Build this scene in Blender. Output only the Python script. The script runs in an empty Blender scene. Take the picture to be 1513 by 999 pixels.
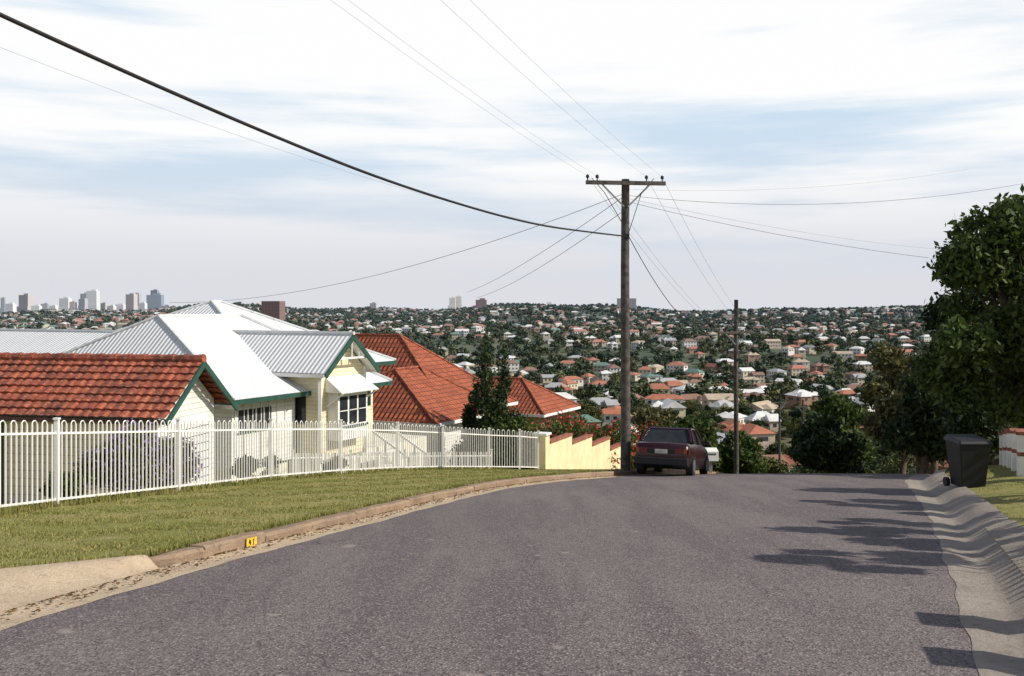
import bpy, math, random
import numpy as np
from mathutils import Vector
random.seed(7); rng=np.random.default_rng(7)
scene=bpy.context.scene
scene.view_settings.view_transform='Standard'; scene.view_settings.look='None'; scene.view_settings.exposure=0
COL=scene.collection
F=1450.0
# ------------------------------------------------------------------ node helpers
def newmat(name):
    m=bpy.data.materials.new(name); m.use_nodes=True
    nt=m.node_tree; b=nt.nodes['Principled BSDF']; b.inputs['Specular IOR Level'].default_value=0.3
    return m,nt,b
def N(nt,t,**k):
    n=nt.nodes.new(t)
    for a,v in k.items(): setattr(n,a,v)
    return n
def mixc(nt,fac,a,b,blend='MIX'):
    n=nt.nodes.new('ShaderNodeMix'); n.data_type='RGBA'; n.blend_type=blend
    for s,v in ((0,fac),(6,a),(7,b)):
        if isinstance(v,(int,float)): n.inputs[s].default_value=v
        elif isinstance(v,tuple): n.inputs[s].default_value=(*v,1) if len(v)==3 else v
        else: nt.links.new(v,n.inputs[s])
    return n.outputs[2]
def ramp(nt,fac,p0,p1):
    n=nt.nodes.new('ShaderNodeMapRange'); n.interpolation_type='SMOOTHSTEP'
    n.inputs[1].default_value=p0; n.inputs[2].default_value=p1
    nt.links.new(fac,n.inputs[0]); return n.outputs[0]
def noise(nt,vec,scale,detail=4,rough=.6):
    n=nt.nodes.new('ShaderNodeTexNoise'); n.inputs['Scale'].default_value=scale
    n.inputs['Detail'].default_value=detail; n.inputs['Roughness'].default_value=rough
    if vec is not None: nt.links.new(vec,n.inputs['Vector'])
    return n.outputs['Fac']
def pos(nt): return nt.nodes.new('ShaderNodeNewGeometry').outputs['Position']
def bump(nt,b,h,st=.3,d=.02):
    n=nt.nodes.new('ShaderNodeBump'); n.inputs['Strength'].default_value=st; n.inputs['Distance'].default_value=d
    nt.links.new(h,n.inputs['Height']); nt.links.new(n.outputs[0],b.inputs['Normal'])
def painted_haze(nt,col,y0=250,y1=5000,hc=(.24,.29,.35),mx=.65):  # aerial haze painted into the base colour, stronger with distance from the origin
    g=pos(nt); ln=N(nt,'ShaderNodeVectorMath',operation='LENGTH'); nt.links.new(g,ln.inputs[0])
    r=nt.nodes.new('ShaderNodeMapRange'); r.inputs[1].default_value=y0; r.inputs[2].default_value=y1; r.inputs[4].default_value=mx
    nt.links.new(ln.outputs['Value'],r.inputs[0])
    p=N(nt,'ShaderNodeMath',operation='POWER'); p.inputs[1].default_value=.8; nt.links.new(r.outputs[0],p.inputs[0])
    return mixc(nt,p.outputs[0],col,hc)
def simple(name,c,rough=.7,var=.15,scale=3,c2=None,bm=0,bscale=40,far=False,metal=0):
    m,nt,b=newmat(name)
    P=pos(nt); f=noise(nt,P,scale,5)
    f=ramp(nt,f,.35,.68)
    if c2 is None: c2=tuple(x*(1-var*2) for x in c)
    o=mixc(nt,f,c,c2)
    if far: o=painted_haze(nt,o)
    nt.links.new(o,b.inputs['Base Color']); b.inputs['Roughness'].default_value=rough; b.inputs['Metallic'].default_value=metal
    if bm: bump(nt,b,noise(nt,P,bscale,4),bm,.02)
    return m
LH=(.155,.21,.255)  # bluish haze colour painted onto far leaves and far ground
def leafmat(name,c1,c2,far=False,trans=.25):
    m,nt,b=newmat(name)
    g=nt.nodes.new('ShaderNodeNewGeometry'); oi=nt.nodes.new('ShaderNodeObjectInfo')
    f=noise(nt,g.outputs['Position'],.7,3)
    o=mixc(nt,ramp(nt,f,.35,.65),c1,c2)
    o=mixc(nt,g.outputs['Random Per Island'],o,tuple(x*.5 for x in c1))
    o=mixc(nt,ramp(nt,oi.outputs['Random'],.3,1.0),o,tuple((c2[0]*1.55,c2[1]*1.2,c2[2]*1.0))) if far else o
    if far: o=painted_haze(nt,o,350,4200,LH,.75)
    nt.links.new(o,b.inputs['Base Color']); b.inputs['Roughness'].default_value=.6; b.inputs['Specular IOR Level'].default_value=.2
    if trans>0:
        tr=nt.nodes.new('ShaderNodeBsdfTranslucent'); nt.links.new(o,tr.inputs['Color'])
        mx=nt.nodes.new('ShaderNodeMixShader'); mx.inputs[0].default_value=trans
        nt.links.new(b.outputs[0],mx.inputs[1]); nt.links.new(tr.outputs[0],mx.inputs[2])
        nt.links.new(mx.outputs[0],nt.nodes['Material Output'].inputs['Surface'])
    return m
def uvsep(nt):
    u=nt.nodes.new('ShaderNodeUVMap'); s=nt.nodes.new('ShaderNodeSeparateXYZ'); nt.links.new(u.outputs[0],s.inputs[0]); return u.outputs[0],s.outputs
def sinwave(nt,val,period):
    a=N(nt,'ShaderNodeMath',operation='MULTIPLY'); a.inputs[1].default_value=2*math.pi/period; nt.links.new(val,a.inputs[0])
    s=N(nt,'ShaderNodeMath',operation='SINE'); nt.links.new(a.outputs[0],s.inputs[0]); return s.outputs[0]
def saw(nt,val,period):
    a=N(nt,'ShaderNodeMath',operation='DIVIDE'); a.inputs[1].default_value=period; nt.links.new(val,a.inputs[0])
    s=N(nt,'ShaderNodeMath',operation='FRACT'); nt.links.new(a.outputs[0],s.inputs[0]); return s.outputs[0]
def boards(name,c,period=.14,axis=1):
    m,nt,b=newmat(name); uv,s=uvsep(nt)
    w=saw(nt,s[axis],period)
    lap_shade=ramp(nt,w,.0,.16)
    base=mixc(nt,ramp(nt,noise(nt,pos(nt),1.5,5),.35,.7),c,tuple(x*.86 for x in c))
    o=mixc(nt,lap_shade,tuple(x*.45 for x in c),base)  # shadow line at each board lap is painted into the colour
    nt.links.new(o,b.inputs['Base Color']); b.inputs['Roughness'].default_value=.55
    bump(nt,b,w,.5,.02); return m
def corrug(name,c):
    m,nt,b=newmat(name); uv,s=uvsep(nt)
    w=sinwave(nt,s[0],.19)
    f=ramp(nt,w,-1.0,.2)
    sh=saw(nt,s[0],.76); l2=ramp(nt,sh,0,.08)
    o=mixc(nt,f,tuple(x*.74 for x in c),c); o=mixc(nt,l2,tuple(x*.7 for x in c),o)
    o=mixc(nt,ramp(nt,noise(nt,pos(nt),.8,6),.45,.8),o,tuple(x*.82 for x in c))
    nt.links.new(o,b.inputs['Base Color']); b.inputs['Roughness'].default_value=.5
    bump(nt,b,w,.6,.02); return m
def tiles(name,ca,cb,cm):
    m,nt,b=newmat(name); uv,s=uvsep(nt)
    br=nt.nodes.new('ShaderNodeTexBrick'); nt.links.new(uv,br.inputs['Vector'])
    br.inputs['Scale'].default_value=1; br.inputs['Brick Width'].default_value=.26; br.inputs['Row Height'].default_value=.33
    br.inputs['Mortar Size'].default_value=.035; br.inputs['Mortar Smooth'].default_value=.6; br.inputs['Bias'].default_value=-.1
    br.inputs['Color1'].default_value=(*ca,1); br.inputs['Color2'].default_value=(*cb,1); br.inputs['Mortar'].default_value=(*cm,1)  # dark mortar colour paints the shadow line between tiles
    o=mixc(nt,ramp(nt,noise(nt,pos(nt),1.2,7,.75),.45,.72),br.outputs['Color'],tuple(x*.45 for x in ca))
    nt.links.new(o,b.inputs['Base Color']); b.inputs['Roughness'].default_value=.85
    a=saw(nt,s[1],.33); wv=sinwave(nt,s[0],.26)
    ad=N(nt,'ShaderNodeMath',operation='MULTIPLY_ADD'); ad.inputs[1].default_value=-1.2
    nt.links.new(a,ad.inputs[0]); nt.links.new(wv,ad.inputs[2])
    bump(nt,b,ad.outputs[0],.7,.03); return m
# ------------------------------------------------------------------ materials
M={}
M['white']=simple('white_paint',(.80,.79,.76),.45,.05)
M['cream']=boards('cream_weatherboard',(.80,.72,.50))
M['creamv']=boards('cream_panel',(.78,.75,.64),.11,0)
M['whiteb']=boards('white_weatherboard',(.78,.77,.72),.14)
M['garwall']=boards('garage_wall',(.66,.57,.42),.2)
M['green']=simple('green_trim',(.03,.085,.065),.5)
M['glass']=simple('window_glass',(.03,.035,.04),.08)
M['corr']=corrug('white_corrugated',(.76,.78,.79))
M['tile']=tiles('terracotta_tile',(.40,.115,.055),(.30,.08,.042),(.10,.032,.022))
M['tile2']=simple('terracotta_plain',(.38,.12,.065),.8,.3,4,bm=.4)
M['wood']=simple('pole_timber',(.115,.10,.092),.85,.3,6,bm=.5,bscale=30)
M['metal']=simple('grey_metal',(.25,.25,.26),.5)
M['dark']=simple('dark_rubber',(.02,.02,.022),.6)
M['wire']=simple('cable_black',(.02,.018,.018),.6)
M['wiret']=simple('wire_thin',(.22,.20,.20),.6)
M['bark']=simple('bark',(.12,.09,.065),.9,.3,5,bm=.6)
M['creamwall']=simple('cream_render',(.78,.67,.42),.8,.08,2,bm=.15)
M['brick']=simple('brick_cap',(.34,.13,.085),.8,.25,8,bm=.3)
M['gutg']=simple('gutter_brown',(.10,.05,.04),.5)
def concrete(name,c,c2):
    m,nt,b=newmat(name); P=pos(nt)
    o=mixc(nt,ramp(nt,noise(nt,P,1.3,7,.7),.35,.68),c,c2)
    o=mixc(nt,ramp(nt,noise(nt,P,7,7,.8),.50,.72),o,tuple(x*.42 for x in c2))
    o=mixc(nt,ramp(nt,noise(nt,P,60,3),.35,.7),o,tuple(x*.75 for x in c))
    nt.links.new(o,b.inputs['Base Color']); b.inputs['Roughness'].default_value=.9
    bump(nt,b,noise(nt,P,25,6,.7),.8,.03); return m
M['kerb']=concrete('kerb_concrete',(.36,.26,.18),(.19,.135,.095))
M['gutter']=concrete('gutter_concrete',(.60,.48,.34),(.44,.34,.24))
M['gutter2']=concrete('gutter_concrete_right',(.38,.33,.285),(.27,.23,.195))
# asphalt
m,nt,b=newmat('asphalt'); P=pos(nt)
o=mixc(nt,ramp(nt,noise(nt,P,.35,6,.6),.35,.68),(.140,.118,.120),(.172,.147,.146))
mp=nt.nodes.new('ShaderNodeMapping'); mp.inputs['Rotation'].default_value=(0,0,math.radians(-22)); mp.inputs['Scale'].default_value=(1.1,.08,1); nt.links.new(P,mp.inputs[0])
o=mixc(nt,ramp(nt,noise(nt,mp.outputs[0],1.2,4),.43,.62),o,(.112,.094,.098))
vo=nt.nodes.new('ShaderNodeTexVoronoi'); vo.inputs['Scale'].default_value=60; nt.links.new(P,vo.inputs['Vector'])
sp=nt.nodes.new('ShaderNodeSeparateColor'); nt.links.new(vo.outputs['Color'],sp.inputs[0])
o=mixc(nt,ramp(nt,sp.outputs[0],.6,1.0),o,(.27,.235,.225))
o=mixc(nt,ramp(nt,sp.outputs[1],.65,1.0),o,(.055,.046,.048))
o=mixc(nt,ramp(nt,noise(nt,P,2.2,2),.70,.76),o,(.25,.215,.195))
nzv=noise(nt,P,.30,3)
vc=nt.nodes.new('ShaderNodeTexVoronoi'); vc.feature='DISTANCE_TO_EDGE'; vc.inputs['Scale'].default_value=.14
nz=N(nt,'ShaderNodeTexNoise'); nz.inputs['Scale'].default_value=.8; nt.links.new(P,nz.inputs['Vector'])
va=N(nt,'ShaderNodeVectorMath',operation='MULTIPLY_ADD'); va.inputs[1].default_value=(1.5,1.5,1.5); nt.links.new(nz.outputs['Color'],va.inputs[0]); nt.links.new(P,va.inputs[2]); nt.links.new(va.outputs[0],vc.inputs['Vector'])
ck=ramp(nt,vc.outputs['Distance'],.0,.003)
gate=ramp(nt,nzv,.52,.60)
mg=N(nt,'ShaderNodeMath',operation='MAXIMUM'); iv=N(nt,'ShaderNodeMath',operation='SUBTRACT'); iv.inputs[0].default_value=1; nt.links.new(gate,iv.inputs[1]); nt.links.new(ck,mg.inputs[0]); nt.links.new(iv.outputs[0],mg.inputs[1])
o=mixc(nt,mg.outputs[0],(.075,.064,.066),o)
nt.links.new(o,b.inputs['Base Color']); b.inputs['Roughness'].default_value=.9
bump(nt,b,vo.outputs['Distance'],.45,.02); M['asphalt']=m
# grass ground
m,nt,b=newmat('grass_ground'); P=pos(nt)
o=mixc(nt,ramp(nt,noise(nt,P,.45,6,.65),.36,.64),(.26,.265,.08),(.38,.33,.14))
o=mixc(nt,ramp(nt,noise(nt,P,3.0,6,.7),.45,.7),o,(.17,.19,.055))
o=mixc(nt,ramp(nt,noise(nt,P,1.1,5,.7),.57,.70),o,(.44,.34,.19))
o=mixc(nt,ramp(nt,noise(nt,P,45,3,.7),.4,.7),o,(.12,.13,.04))
ln=N(nt,'ShaderNodeVectorMath',operation='LENGTH'); nt.links.new(P,ln.inputs[0])
fd=ramp(nt,ln.outputs['Value'],45,110)
fc=mixc(nt,ramp(nt,noise(nt,P,.02,6),.4,.6),(.055,.075,.03),(.13,.12,.07))
fc=painted_haze(nt,fc,350,4200,LH,.75)
o=mixc(nt,fd,o,fc)
nt.links.new(o,b.inputs['Base Color']); b.inputs['Roughness'].default_value=.95; b.inputs['Specular IOR Level'].default_value=.1
bump(nt,b,noise(nt,P,30,5,.7),.8,.03); M['grass']=m
M['blade']=leafmat('grass_blades',(.29,.30,.085),(.46,.39,.16),trans=.3)
M['leaf']=leafmat('leaves_green',(.07,.115,.028),(.12,.155,.04))
M['leafd']=leafmat('leaves_dark',(.032,.06,.022),(.055,.08,.027),trans=.12)
M['leafo']=leafmat('leaves_olive',(.12,.13,.05),(.19,.165,.065))
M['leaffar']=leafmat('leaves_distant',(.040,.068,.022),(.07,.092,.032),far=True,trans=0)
M['purple']=leafmat('flowers_purple',(.36,.25,.55),(.45,.32,.62))
M['red']=leafmat('flowers_red',(.6,.05,.06),(.7,.14,.08))
# ------------------------------------------------------------------ mesh builder
class MB:
    def __init__(s): s.v=[];s.f=[];s.m=[];s.mats=[]
    def mi(s,k):
        if k not in s.mats: s.mats.append(k)
        return s.mats.index(k)
    def face(s,pts,k):
        n=len(s.v); s.v+= [tuple(p) for p in pts]; s.f.append(tuple(range(n,n+len(pts)))); s.m.append(s.mi(k))
    def hexa(s,p,k):
        n=len(s.v); s.v+=[tuple(q) for q in p]
        for f in ((3,2,1,0),(4,5,6,7),(0,1,5,4),(1,2,6,5),(2,3,7,6),(3,0,4,7)):
            s.f.append(tuple(n+i for i in f)); s.m.append(s.mi(k))
    def box(s,c,sz,k,ax=None):
        c=Vector(c); X,Y,Z=ax if ax else (Vector((1,0,0)),Vector((0,1,0)),Vector((0,0,1)))
        X=Vector(X)*sz[0]/2; Y=Vector(Y)*sz[1]/2; Z=Vector(Z)*sz[2]/2
        s.hexa([c-X-Y-Z,c+X-Y-Z,c+X+Y-Z,c-X+Y-Z,c-X-Y+Z,c+X-Y+Z,c+X+Y+Z,c-X+Y+Z],k)
    def beam(s,a,b,w,h,k,up=(0,0,1)):
        a=Vector(a);b=Vector(b);d=(b-a); L=d.length; d.normalize(); up=Vector(up)
        X=d.cross(up)
        if X.length<1e-3: X=d.cross(Vector((0,1,0)))
        X.normalize(); Z=X.cross(d)
        s.box((a+b)/2,(w,L,h),k,(X,d,Z))
    def tube(s,pts,rs,k,n=8,caps=True):
        pts=[Vector(p) for p in pts]; n0=len(s.v)
        if not hasattr(rs,'__len__'): rs=[rs]*len(pts)
        for i,p in enumerate(pts):
            d=(pts[min(i+1,len(pts)-1)]-pts[max(i-1,0)]).normalized()
            X=d.cross(Vector((0,0,1))) if abs(d.z)<.95 else d.cross(Vector((0,1,0)))
            X.normalize(); Y=d.cross(X)
            for j in range(n):
                a=2*math.pi*j/n; s.v.append(tuple(p+(X*math.cos(a)+Y*math.sin(a))*rs[i]))
        for i in range(len(pts)-1):
            for j in range(n):
                a=n0+i*n+j;b_=n0+i*n+(j+1)%n
                s.f.append((a,b_,b_+n,a+n)); s.m.append(s.mi(k))
        if caps:
            s.f.append(tuple(n0+j for j in range(n))); s.m.append(s.mi(k))
            e=n0+(len(pts)-1)*n; s.f.append(tuple(e+j for j in reversed(range(n)))); s.m.append(s.mi(k))
    def build(s,name,parent=None,uv=True,smooth=False,bevel=0):
        me=bpy.data.meshes.new(name); me.from_pydata(s.v,[],s.f)
        for k in s.mats: me.materials.append(M[k])
        me.polygons.foreach_set('material_index',s.m)
        if smooth: me.polygons.foreach_set('use_smooth',[True]*len(s.f))
        me.update()
        if uv:
            ul=me.uv_layers.new(name='UVMap')
            Zv=Vector((0,0,1)); vs=me.vertices
            for p in me.polygons:
                n=p.normal; e=Zv.cross(n)
                e=e.normalized() if e.length>1e-3 else Vector((1,0,0))
                t=n.cross(e)
                for li in p.loop_indices:
                    co=vs[me.loops[li].vertex_index].co; ul.data[li].uv=(co.dot(e),co.dot(t))
        o=bpy.data.objects.new(name,me); COL.objects.link(o)
        if parent: o.parent=parent
        if bevel:
            md=o.modifiers.new('bevel','BEVEL'); md.width=bevel; md.segments=2; md.limit_method='ANGLE'
        return o
def empty(name,loc=(0,0,0)):
    e=bpy.data.objects.new(name,None); e.empty_display_size=.3; COL.objects.link(e); e.location=loc; return e
def npmesh(name,V,Q,mats,parent=None,link=True,midx=None,smooth=False):
    me=bpy.data.meshes.new(name); k=Q.shape[1]
    me.vertices.add(len(V)); me.vertices.foreach_set('co',V.astype(np.float32).ravel())
    me.loops.add(Q.size); me.loops.foreach_set('vertex_index',Q.astype(np.int32).ravel())
    me.polygons.add(len(Q)); me.polygons.foreach_set('loop_start',np.arange(0,Q.size,k,dtype=np.int32))
    for a in mats: me.materials.append(M[a])
    if midx is not None: me.polygons.foreach_set('material_index',midx.astype(np.int32))
    if smooth: me.polygons.foreach_set('use_smooth',np.ones(len(Q),bool))
    me.update(calc_edges=True); me.validate()
    o=bpy.data.objects.new(name,me)
    if link: COL.objects.link(o)
    if parent: o.parent=parent
    return o
# ------------------------------------------------------------------ terrain functions
LY=[-40,-10,0,7.53,9.42,12.2,15.1,18.4,22.9,26,28.3,29.2,32,34,40,50,60,100]
LX=[-16,-8.5,-5.2,-3.93,-3.62,-3.0,-2.26,-1.48,-.26,1.22,2.7,3.2,4.7,5.7,8.7,13.7,18.7,38.7]
RY=[-40,-10,0,3,6.15,8.65,11.7,15.65,19.6,25.9,30,35,40,50,60,100]
RX=[-10,-2.9,.5,1.7,2.96,3.99,5.19,6.73,8.18,10.4,12.3,14.7,17.2,22.2,27.2,47.2]
FY=[-40,-20,12,15.2,16.6,20,23.8,26.9,30,32.7,35,38,60,100]
FX=[-20,-14,-8.4,-7.9,-7.7,-6.8,-5.85,-4.7,-3.5,-2.3,-.81,1.3,11,30]
def smooth_interp(xs,ys):
    g=np.arange(-40,100,.25); v=np.interp(g,xs,ys)
    k=np.ones(9)/9; v2=np.convolve(np.pad(v,4,mode='edge'),k,'valid'); v2[:4]=v[:4]; v2[-4:]=v[-4:]
    return lambda Y: np.interp(Y,g,v2)
xL=smooth_interp(LY,LX); xR=smooth_interp(RY,RX); fX=lambda Y: np.interp(Y,FY,FX)
apw=lambda y: np.clip((10.55-y)*.8,0,3.6)
def hill(Y):
    Y=np.asarray(Y,float); Yc=np.clip(Y,-30,1e9)
    z=-.115*Yc
    q=np.clip(Yc-24,0,20); z=z-.0025*q*q-.1*np.clip(Yc-44,0,1e9)
    return z
def sst(a,b,x):
    t=np.clip((x-a)/(b-a),0,1); return t*t*(3-2*t)
def farz(x,Y):
    D=np.hypot(x,Y)
    z=np.interp(D,[0,150,220,350,600,900,1300,1800,2400,2800,3300,5000,16000],[-25,-30,-37,-42,-46,-43,-35,-24,-11,-5,-14,-40,-40])
    a=x/np.maximum(D,1)
    g=np.interp(a,[-1,-.5,-.25,-.1,.1,.2,.35,.5,1],[.7,.78,.97,1.0,1.07,.96,.91,.94,.9])
    z=-46+(z+46)*np.where(D>500,g,1)
    am=sst(250,700,D)*(1-sst(3000,4500,D))
    z=z+am*(7*np.sin(x/210+1.3)*np.sin(D/150+x/500)+4*np.sin(x/83+2)*np.sin(D/95+.5)+6*np.sin(a*19+1)*sst(1200,2200,D)+3*np.sin(a*47+2)*sst(1500,2400,D))
    return z
def Tnat(x,Y):
    x=np.asarray(x,float);Y=np.asarray(Y,float)
    z=hill(Y)+.14
    z=z-.09*np.clip(fX(Y)-.3-x,0,40)
    z=z+.05*np.clip(x-xR(Y)-1,0,14)+.06*sst(.9,2.2,x-xR(Y))
    D=np.hypot(x,Y); w=sst(100,190,D)
    return z*(1-w)+farz(x,Y)*w
def T(x,Y): return float(Tnat(x,Y))
def axis(lo,hi,step,far):
    a=list(np.arange(lo,hi+.01,step)); s=step
    x=hi
    up=[]
    while x<far: s*=1.11; x+=min(s,400); up.append(x)
    s=step; x=lo; dn=[]
    while x>-far: s*=1.11; x-=min(s,400); dn.append(x)
    return np.array(dn[::-1]+a+up)
ax=axis(-16,30,.5,15000); ay=axis(-12,62,.5,15000)
gx,gy=np.meshgrid(ax,ay); gz=Tnat(gx,gy)
d1=np.clip((gx-(fX(gy)-3.5))/1.0,0,1)*np.clip(((xR(gy)+8)-gx)/1.0,0,1)*np.clip((gy+16)/2,0,1)*np.clip((61-gy)/2,0,1)
gz=gz-.4*d1
V=np.stack([gx.ravel(),gy.ravel(),gz.ravel()],1); nx=len(ax); ny=len(ay)
i,j=np.meshgrid(np.arange(nx-1),np.arange(ny-1)); a=(j*nx+i).ravel()
npmesh('ground_terrain',V,np.stack([a,a+1,a+nx+1,a+nx],1),['grass'],smooth=True)
YS=np.arange(-15.5,60.01,.5)
def strip(name,xf,zf,mat,ncol,ys=YS,smooth=True):
    P=[]
    for c in range(ncol+1):
        t=c/ncol; x=xf(ys,t); P.append(np.stack([x,ys,zf(x,ys,t)],1))
    V=np.stack(P,1).reshape(-1,3); n=ncol+1
    i,j=np.meshgrid(np.arange(ncol),np.arange(len(ys)-1)); a=(j*n+i).ravel()
    return npmesh(name,V,np.stack([a,a+1,a+n+1,a+n],1),[mat],smooth=smooth)
strip('road',lambda y,t:xL(y)+(xR(y)-xL(y))*t,lambda x,y,t:hill(y)+.10*t*(1-t),'asphalt',14)
rough=lambda x,y:.012*np.sin(x*5.1+y*1.7)*np.sin(y*4.3)+.01*np.sin(x*2.3-y*3.1)
strip('left_verge_lawn',lambda y,t:(xL(y)-.53-apw(y))+(fX(y)-3.6-xL(y)+.53+apw(y))*t,lambda x,y,t:Tnat(x,y)+.008+rough(x,y)*min(1,t*8),'grass',24,ys=np.arange(-15.5,60.01,.25))
strip('right_verge_lawn',lambda y,t:(xR(y)+.93)+7.2*t,lambda x,y,t:Tnat(x,y)+.008+.02*(1-t)+rough(x,y)*min(1,t*8),'grass',20)
wob=lambda ys: .02*np.sin(ys*2.1)+.015*np.sin(ys*5.3+1)
def sweepw(name,prof,mat,ys,edge,sgn):
    P=[]
    for i_,(off,h) in enumerate(prof):
        P.append(np.stack([edge(ys)+sgn*off+(wob(ys) if i_==0 else 0),ys,hill(ys)+h],1))
    V=np.stack(P,1).reshape(-1,3); n=len(prof)
    i,j=np.meshgrid(np.arange(n-1),np.arange(len(ys)-1)); a=(j*n+i).ravel()
    return npmesh(name,V,np.stack([a,a+1,a+n+1,a+n],1),[mat])
YF=np.arange(-15.5,60.01,.25)
sweepw('left_gutter',[(-.05,.0045),(.04,.006),(.2,-.008),(.40,.02)],'gutter',YF,xL,-1)
sweepw('right_gutter',[(-.05,.0045),(.04,.006),(.3,-.03),(.42,-.01),(.6,.1),(.8,.18),(1.0,.21)],'gutter2',YF,xR,1)
k=empty('left_kerb'); mb=MB()
y=10.1; first=True
while y<60:
    L=random.uniform(1.0,1.7) if y<40 else 3; e=y+L-.015
    ys=np.linspace(y,e,7); jit=random.uniform(-.012,.012)
    secs=[]
    for q in ys:
        x=float(xL(q)); z=float(hill(q))+jit
        if first:
            tt=(q-y)/L; bend=.5*(1-tt)**2
        else: bend=0
        r1=random.uniform(-.01,.01); r2_=random.uniform(-.012,.012)
        pr=[(.36,-.1),(.345+r1,.115+jit+r2_),(.375+r1,.148+r2_*.5),(.52,.155),(.54,.12),(.54,-.1)]
        secs.append([(x-o-bend,q,z+h-(.08*bend)) for o,h in pr])
    n=len(mb.v)
    for s_ in secs: mb.v+=s_
    npf=6
    for a in range(6):
        for c in range(5):
            mb.f.append((n+a*npf+c,n+a*npf+c+1,n+(a+1)*npf+c+1,n+(a+1)*npf+c)); mb.m.append(mb.mi('kerb'))
    mb.f.append(tuple(n+c for c in range(6))); mb.m.append(0)
    mb.f.append(tuple(n+6*npf+c for c in reversed(range(6)))); mb.m.append(0)
    first=False; y+=L
mb.build('kerb_stones',k)
M['yellow']=simple('yellow_paint',(.75,.5,.06),.6,.2,20)
yk=12.35; xk=float(xL(yk))-.325; zk=float(hill(yk))
tx=float(xL(yk+.15)-xL(yk-.15)); tv=Vector((tx,.3,float(hill(yk+.15)-hill(yk-.15)))).normalized()
mb=MB(); mb.box((xk,yk,zk+.075),(.012,.26,.11),'yellow',(tv.cross(Vector((0,0,1))).normalized(),tv,Vector((0,0,1))))
nrm=tv.cross(Vector((0,0,1))).normalized()
def stroke(a,b_):
    c=Vector((xk,yk,zk+.075))+nrm*.008
    mb.beam(c+tv*a[0]+Vector((0,0,a[1])),c+tv*b_[0]+Vector((0,0,b_[1])),.006,.014,'dark',up=nrm.cross(tv))
stroke((-.055,.035),(-.075,-.005)); stroke((-.075,-.005),(-.02,-.005)); stroke((-.035,.03),(-.035,-.035)); stroke((.04,.035),(.04,-.035))
mb.build('number_patch',k)
ys=np.arange(-4,10.56,.25)
strip('driveway_apron',lambda y,t:(xL(y)-.38)-(apw(y)+.18)*t,lambda x,y,t:hill(y)+.022+.145*sst(0,.8,t),'gutter',8,ys=ys,smooth=True)
mb=MB()
for q in np.arange(8.6,13.6,.22):
    x=float(xR(q)); z=float(hill(q))
    mb.beam((x+.62,q,z+.115),(x+1.0,q-.08,z+.23),.10,.03,'gutter2')
mb.build('driveway_ribs')
# ------------------------------------------------------------------ grass blades
def blades(name,n,xf,ylo,yhi,h=.045,wd=.012,seed=1):
    r=np.random.default_rng(seed)
    y=ylo+(yhi-ylo)*r.random(n)**1.5; x=xf(y,r.random(n)); z=Tnat(x,y)+.0
    a=r.random(n)*6.283; hh=h*(.4+r.random(n)); w=wd*(.7+.6*r.random(n))*(1+y/25)
    lx=(r.random(n)-.5)*.05; ly=(r.random(n)-.5)*.05
    V=np.stack([np.stack([x-np.cos(a)*w/2,y-np.sin(a)*w/2,z],1),np.stack([x+np.cos(a)*w/2,y+np.sin(a)*w/2,z],1),np.stack([x+lx,y+ly,z+hh],1)],1).reshape(-1,3)
    return npmesh(name,V,np.arange(3*n).reshape(-1,3),['blade'])
def xf1(y,r):
    a=xL(y)-.5-apw(y)-.03; return a+(fX(y)-.6-a)*r
blades('lawn_grass',100000,xf1,7,34,h=.032)
blades('lawn_grass',22000,lambda y,r:xR(y)+.98+3.5*r,9,32,seed=3)
blades('tall_grass',7000,lambda y,r:fX(y)+.18*(r-.5)*2,12,36,h=.13,seed=5)
blades('tall_grass',5000,lambda y,r:xL(y)-.54-apw(y)-.07*r,8,34,h=.07,seed=6)
# ------------------------------------------------------------------ foliage
def leafcloud(C,R,n,size,seed=0,flat=1.0,shell=.55):
    r=np.random.default_rng(seed); C=np.array(C,float); R=np.array(R,float)
    if R.ndim==1: R=np.stack([R,R,R*flat],1)
    w=R[:,0]**2; k=r.choice(len(C),n,p=w/w.sum())
    d=r.normal(size=(n,3)); d/=np.linalg.norm(d,axis=1)[:,None]
    rad=(shell+(1-shell)*r.random(n))[:,None]*(1+.15*r.normal(size=(n,1)))
    p=C[k]+d*rad*R[k]
    t1=r.normal(size=(n,3)); t1/=np.linalg.norm(t1,axis=1)[:,None]
    t2=np.cross(t1,r.normal(size=(n,3))); t2/=np.linalg.norm(t2,axis=1)[:,None]
    s=(size*(.6+.8*r.random(n)))[:,None]
    V=np.stack([p-t1*s,p+t2*s*.45,p+t1*s,p-t2*s*.45],1).reshape(-1,3)
    return V,np.arange(4*n).reshape(-1,4)
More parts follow.
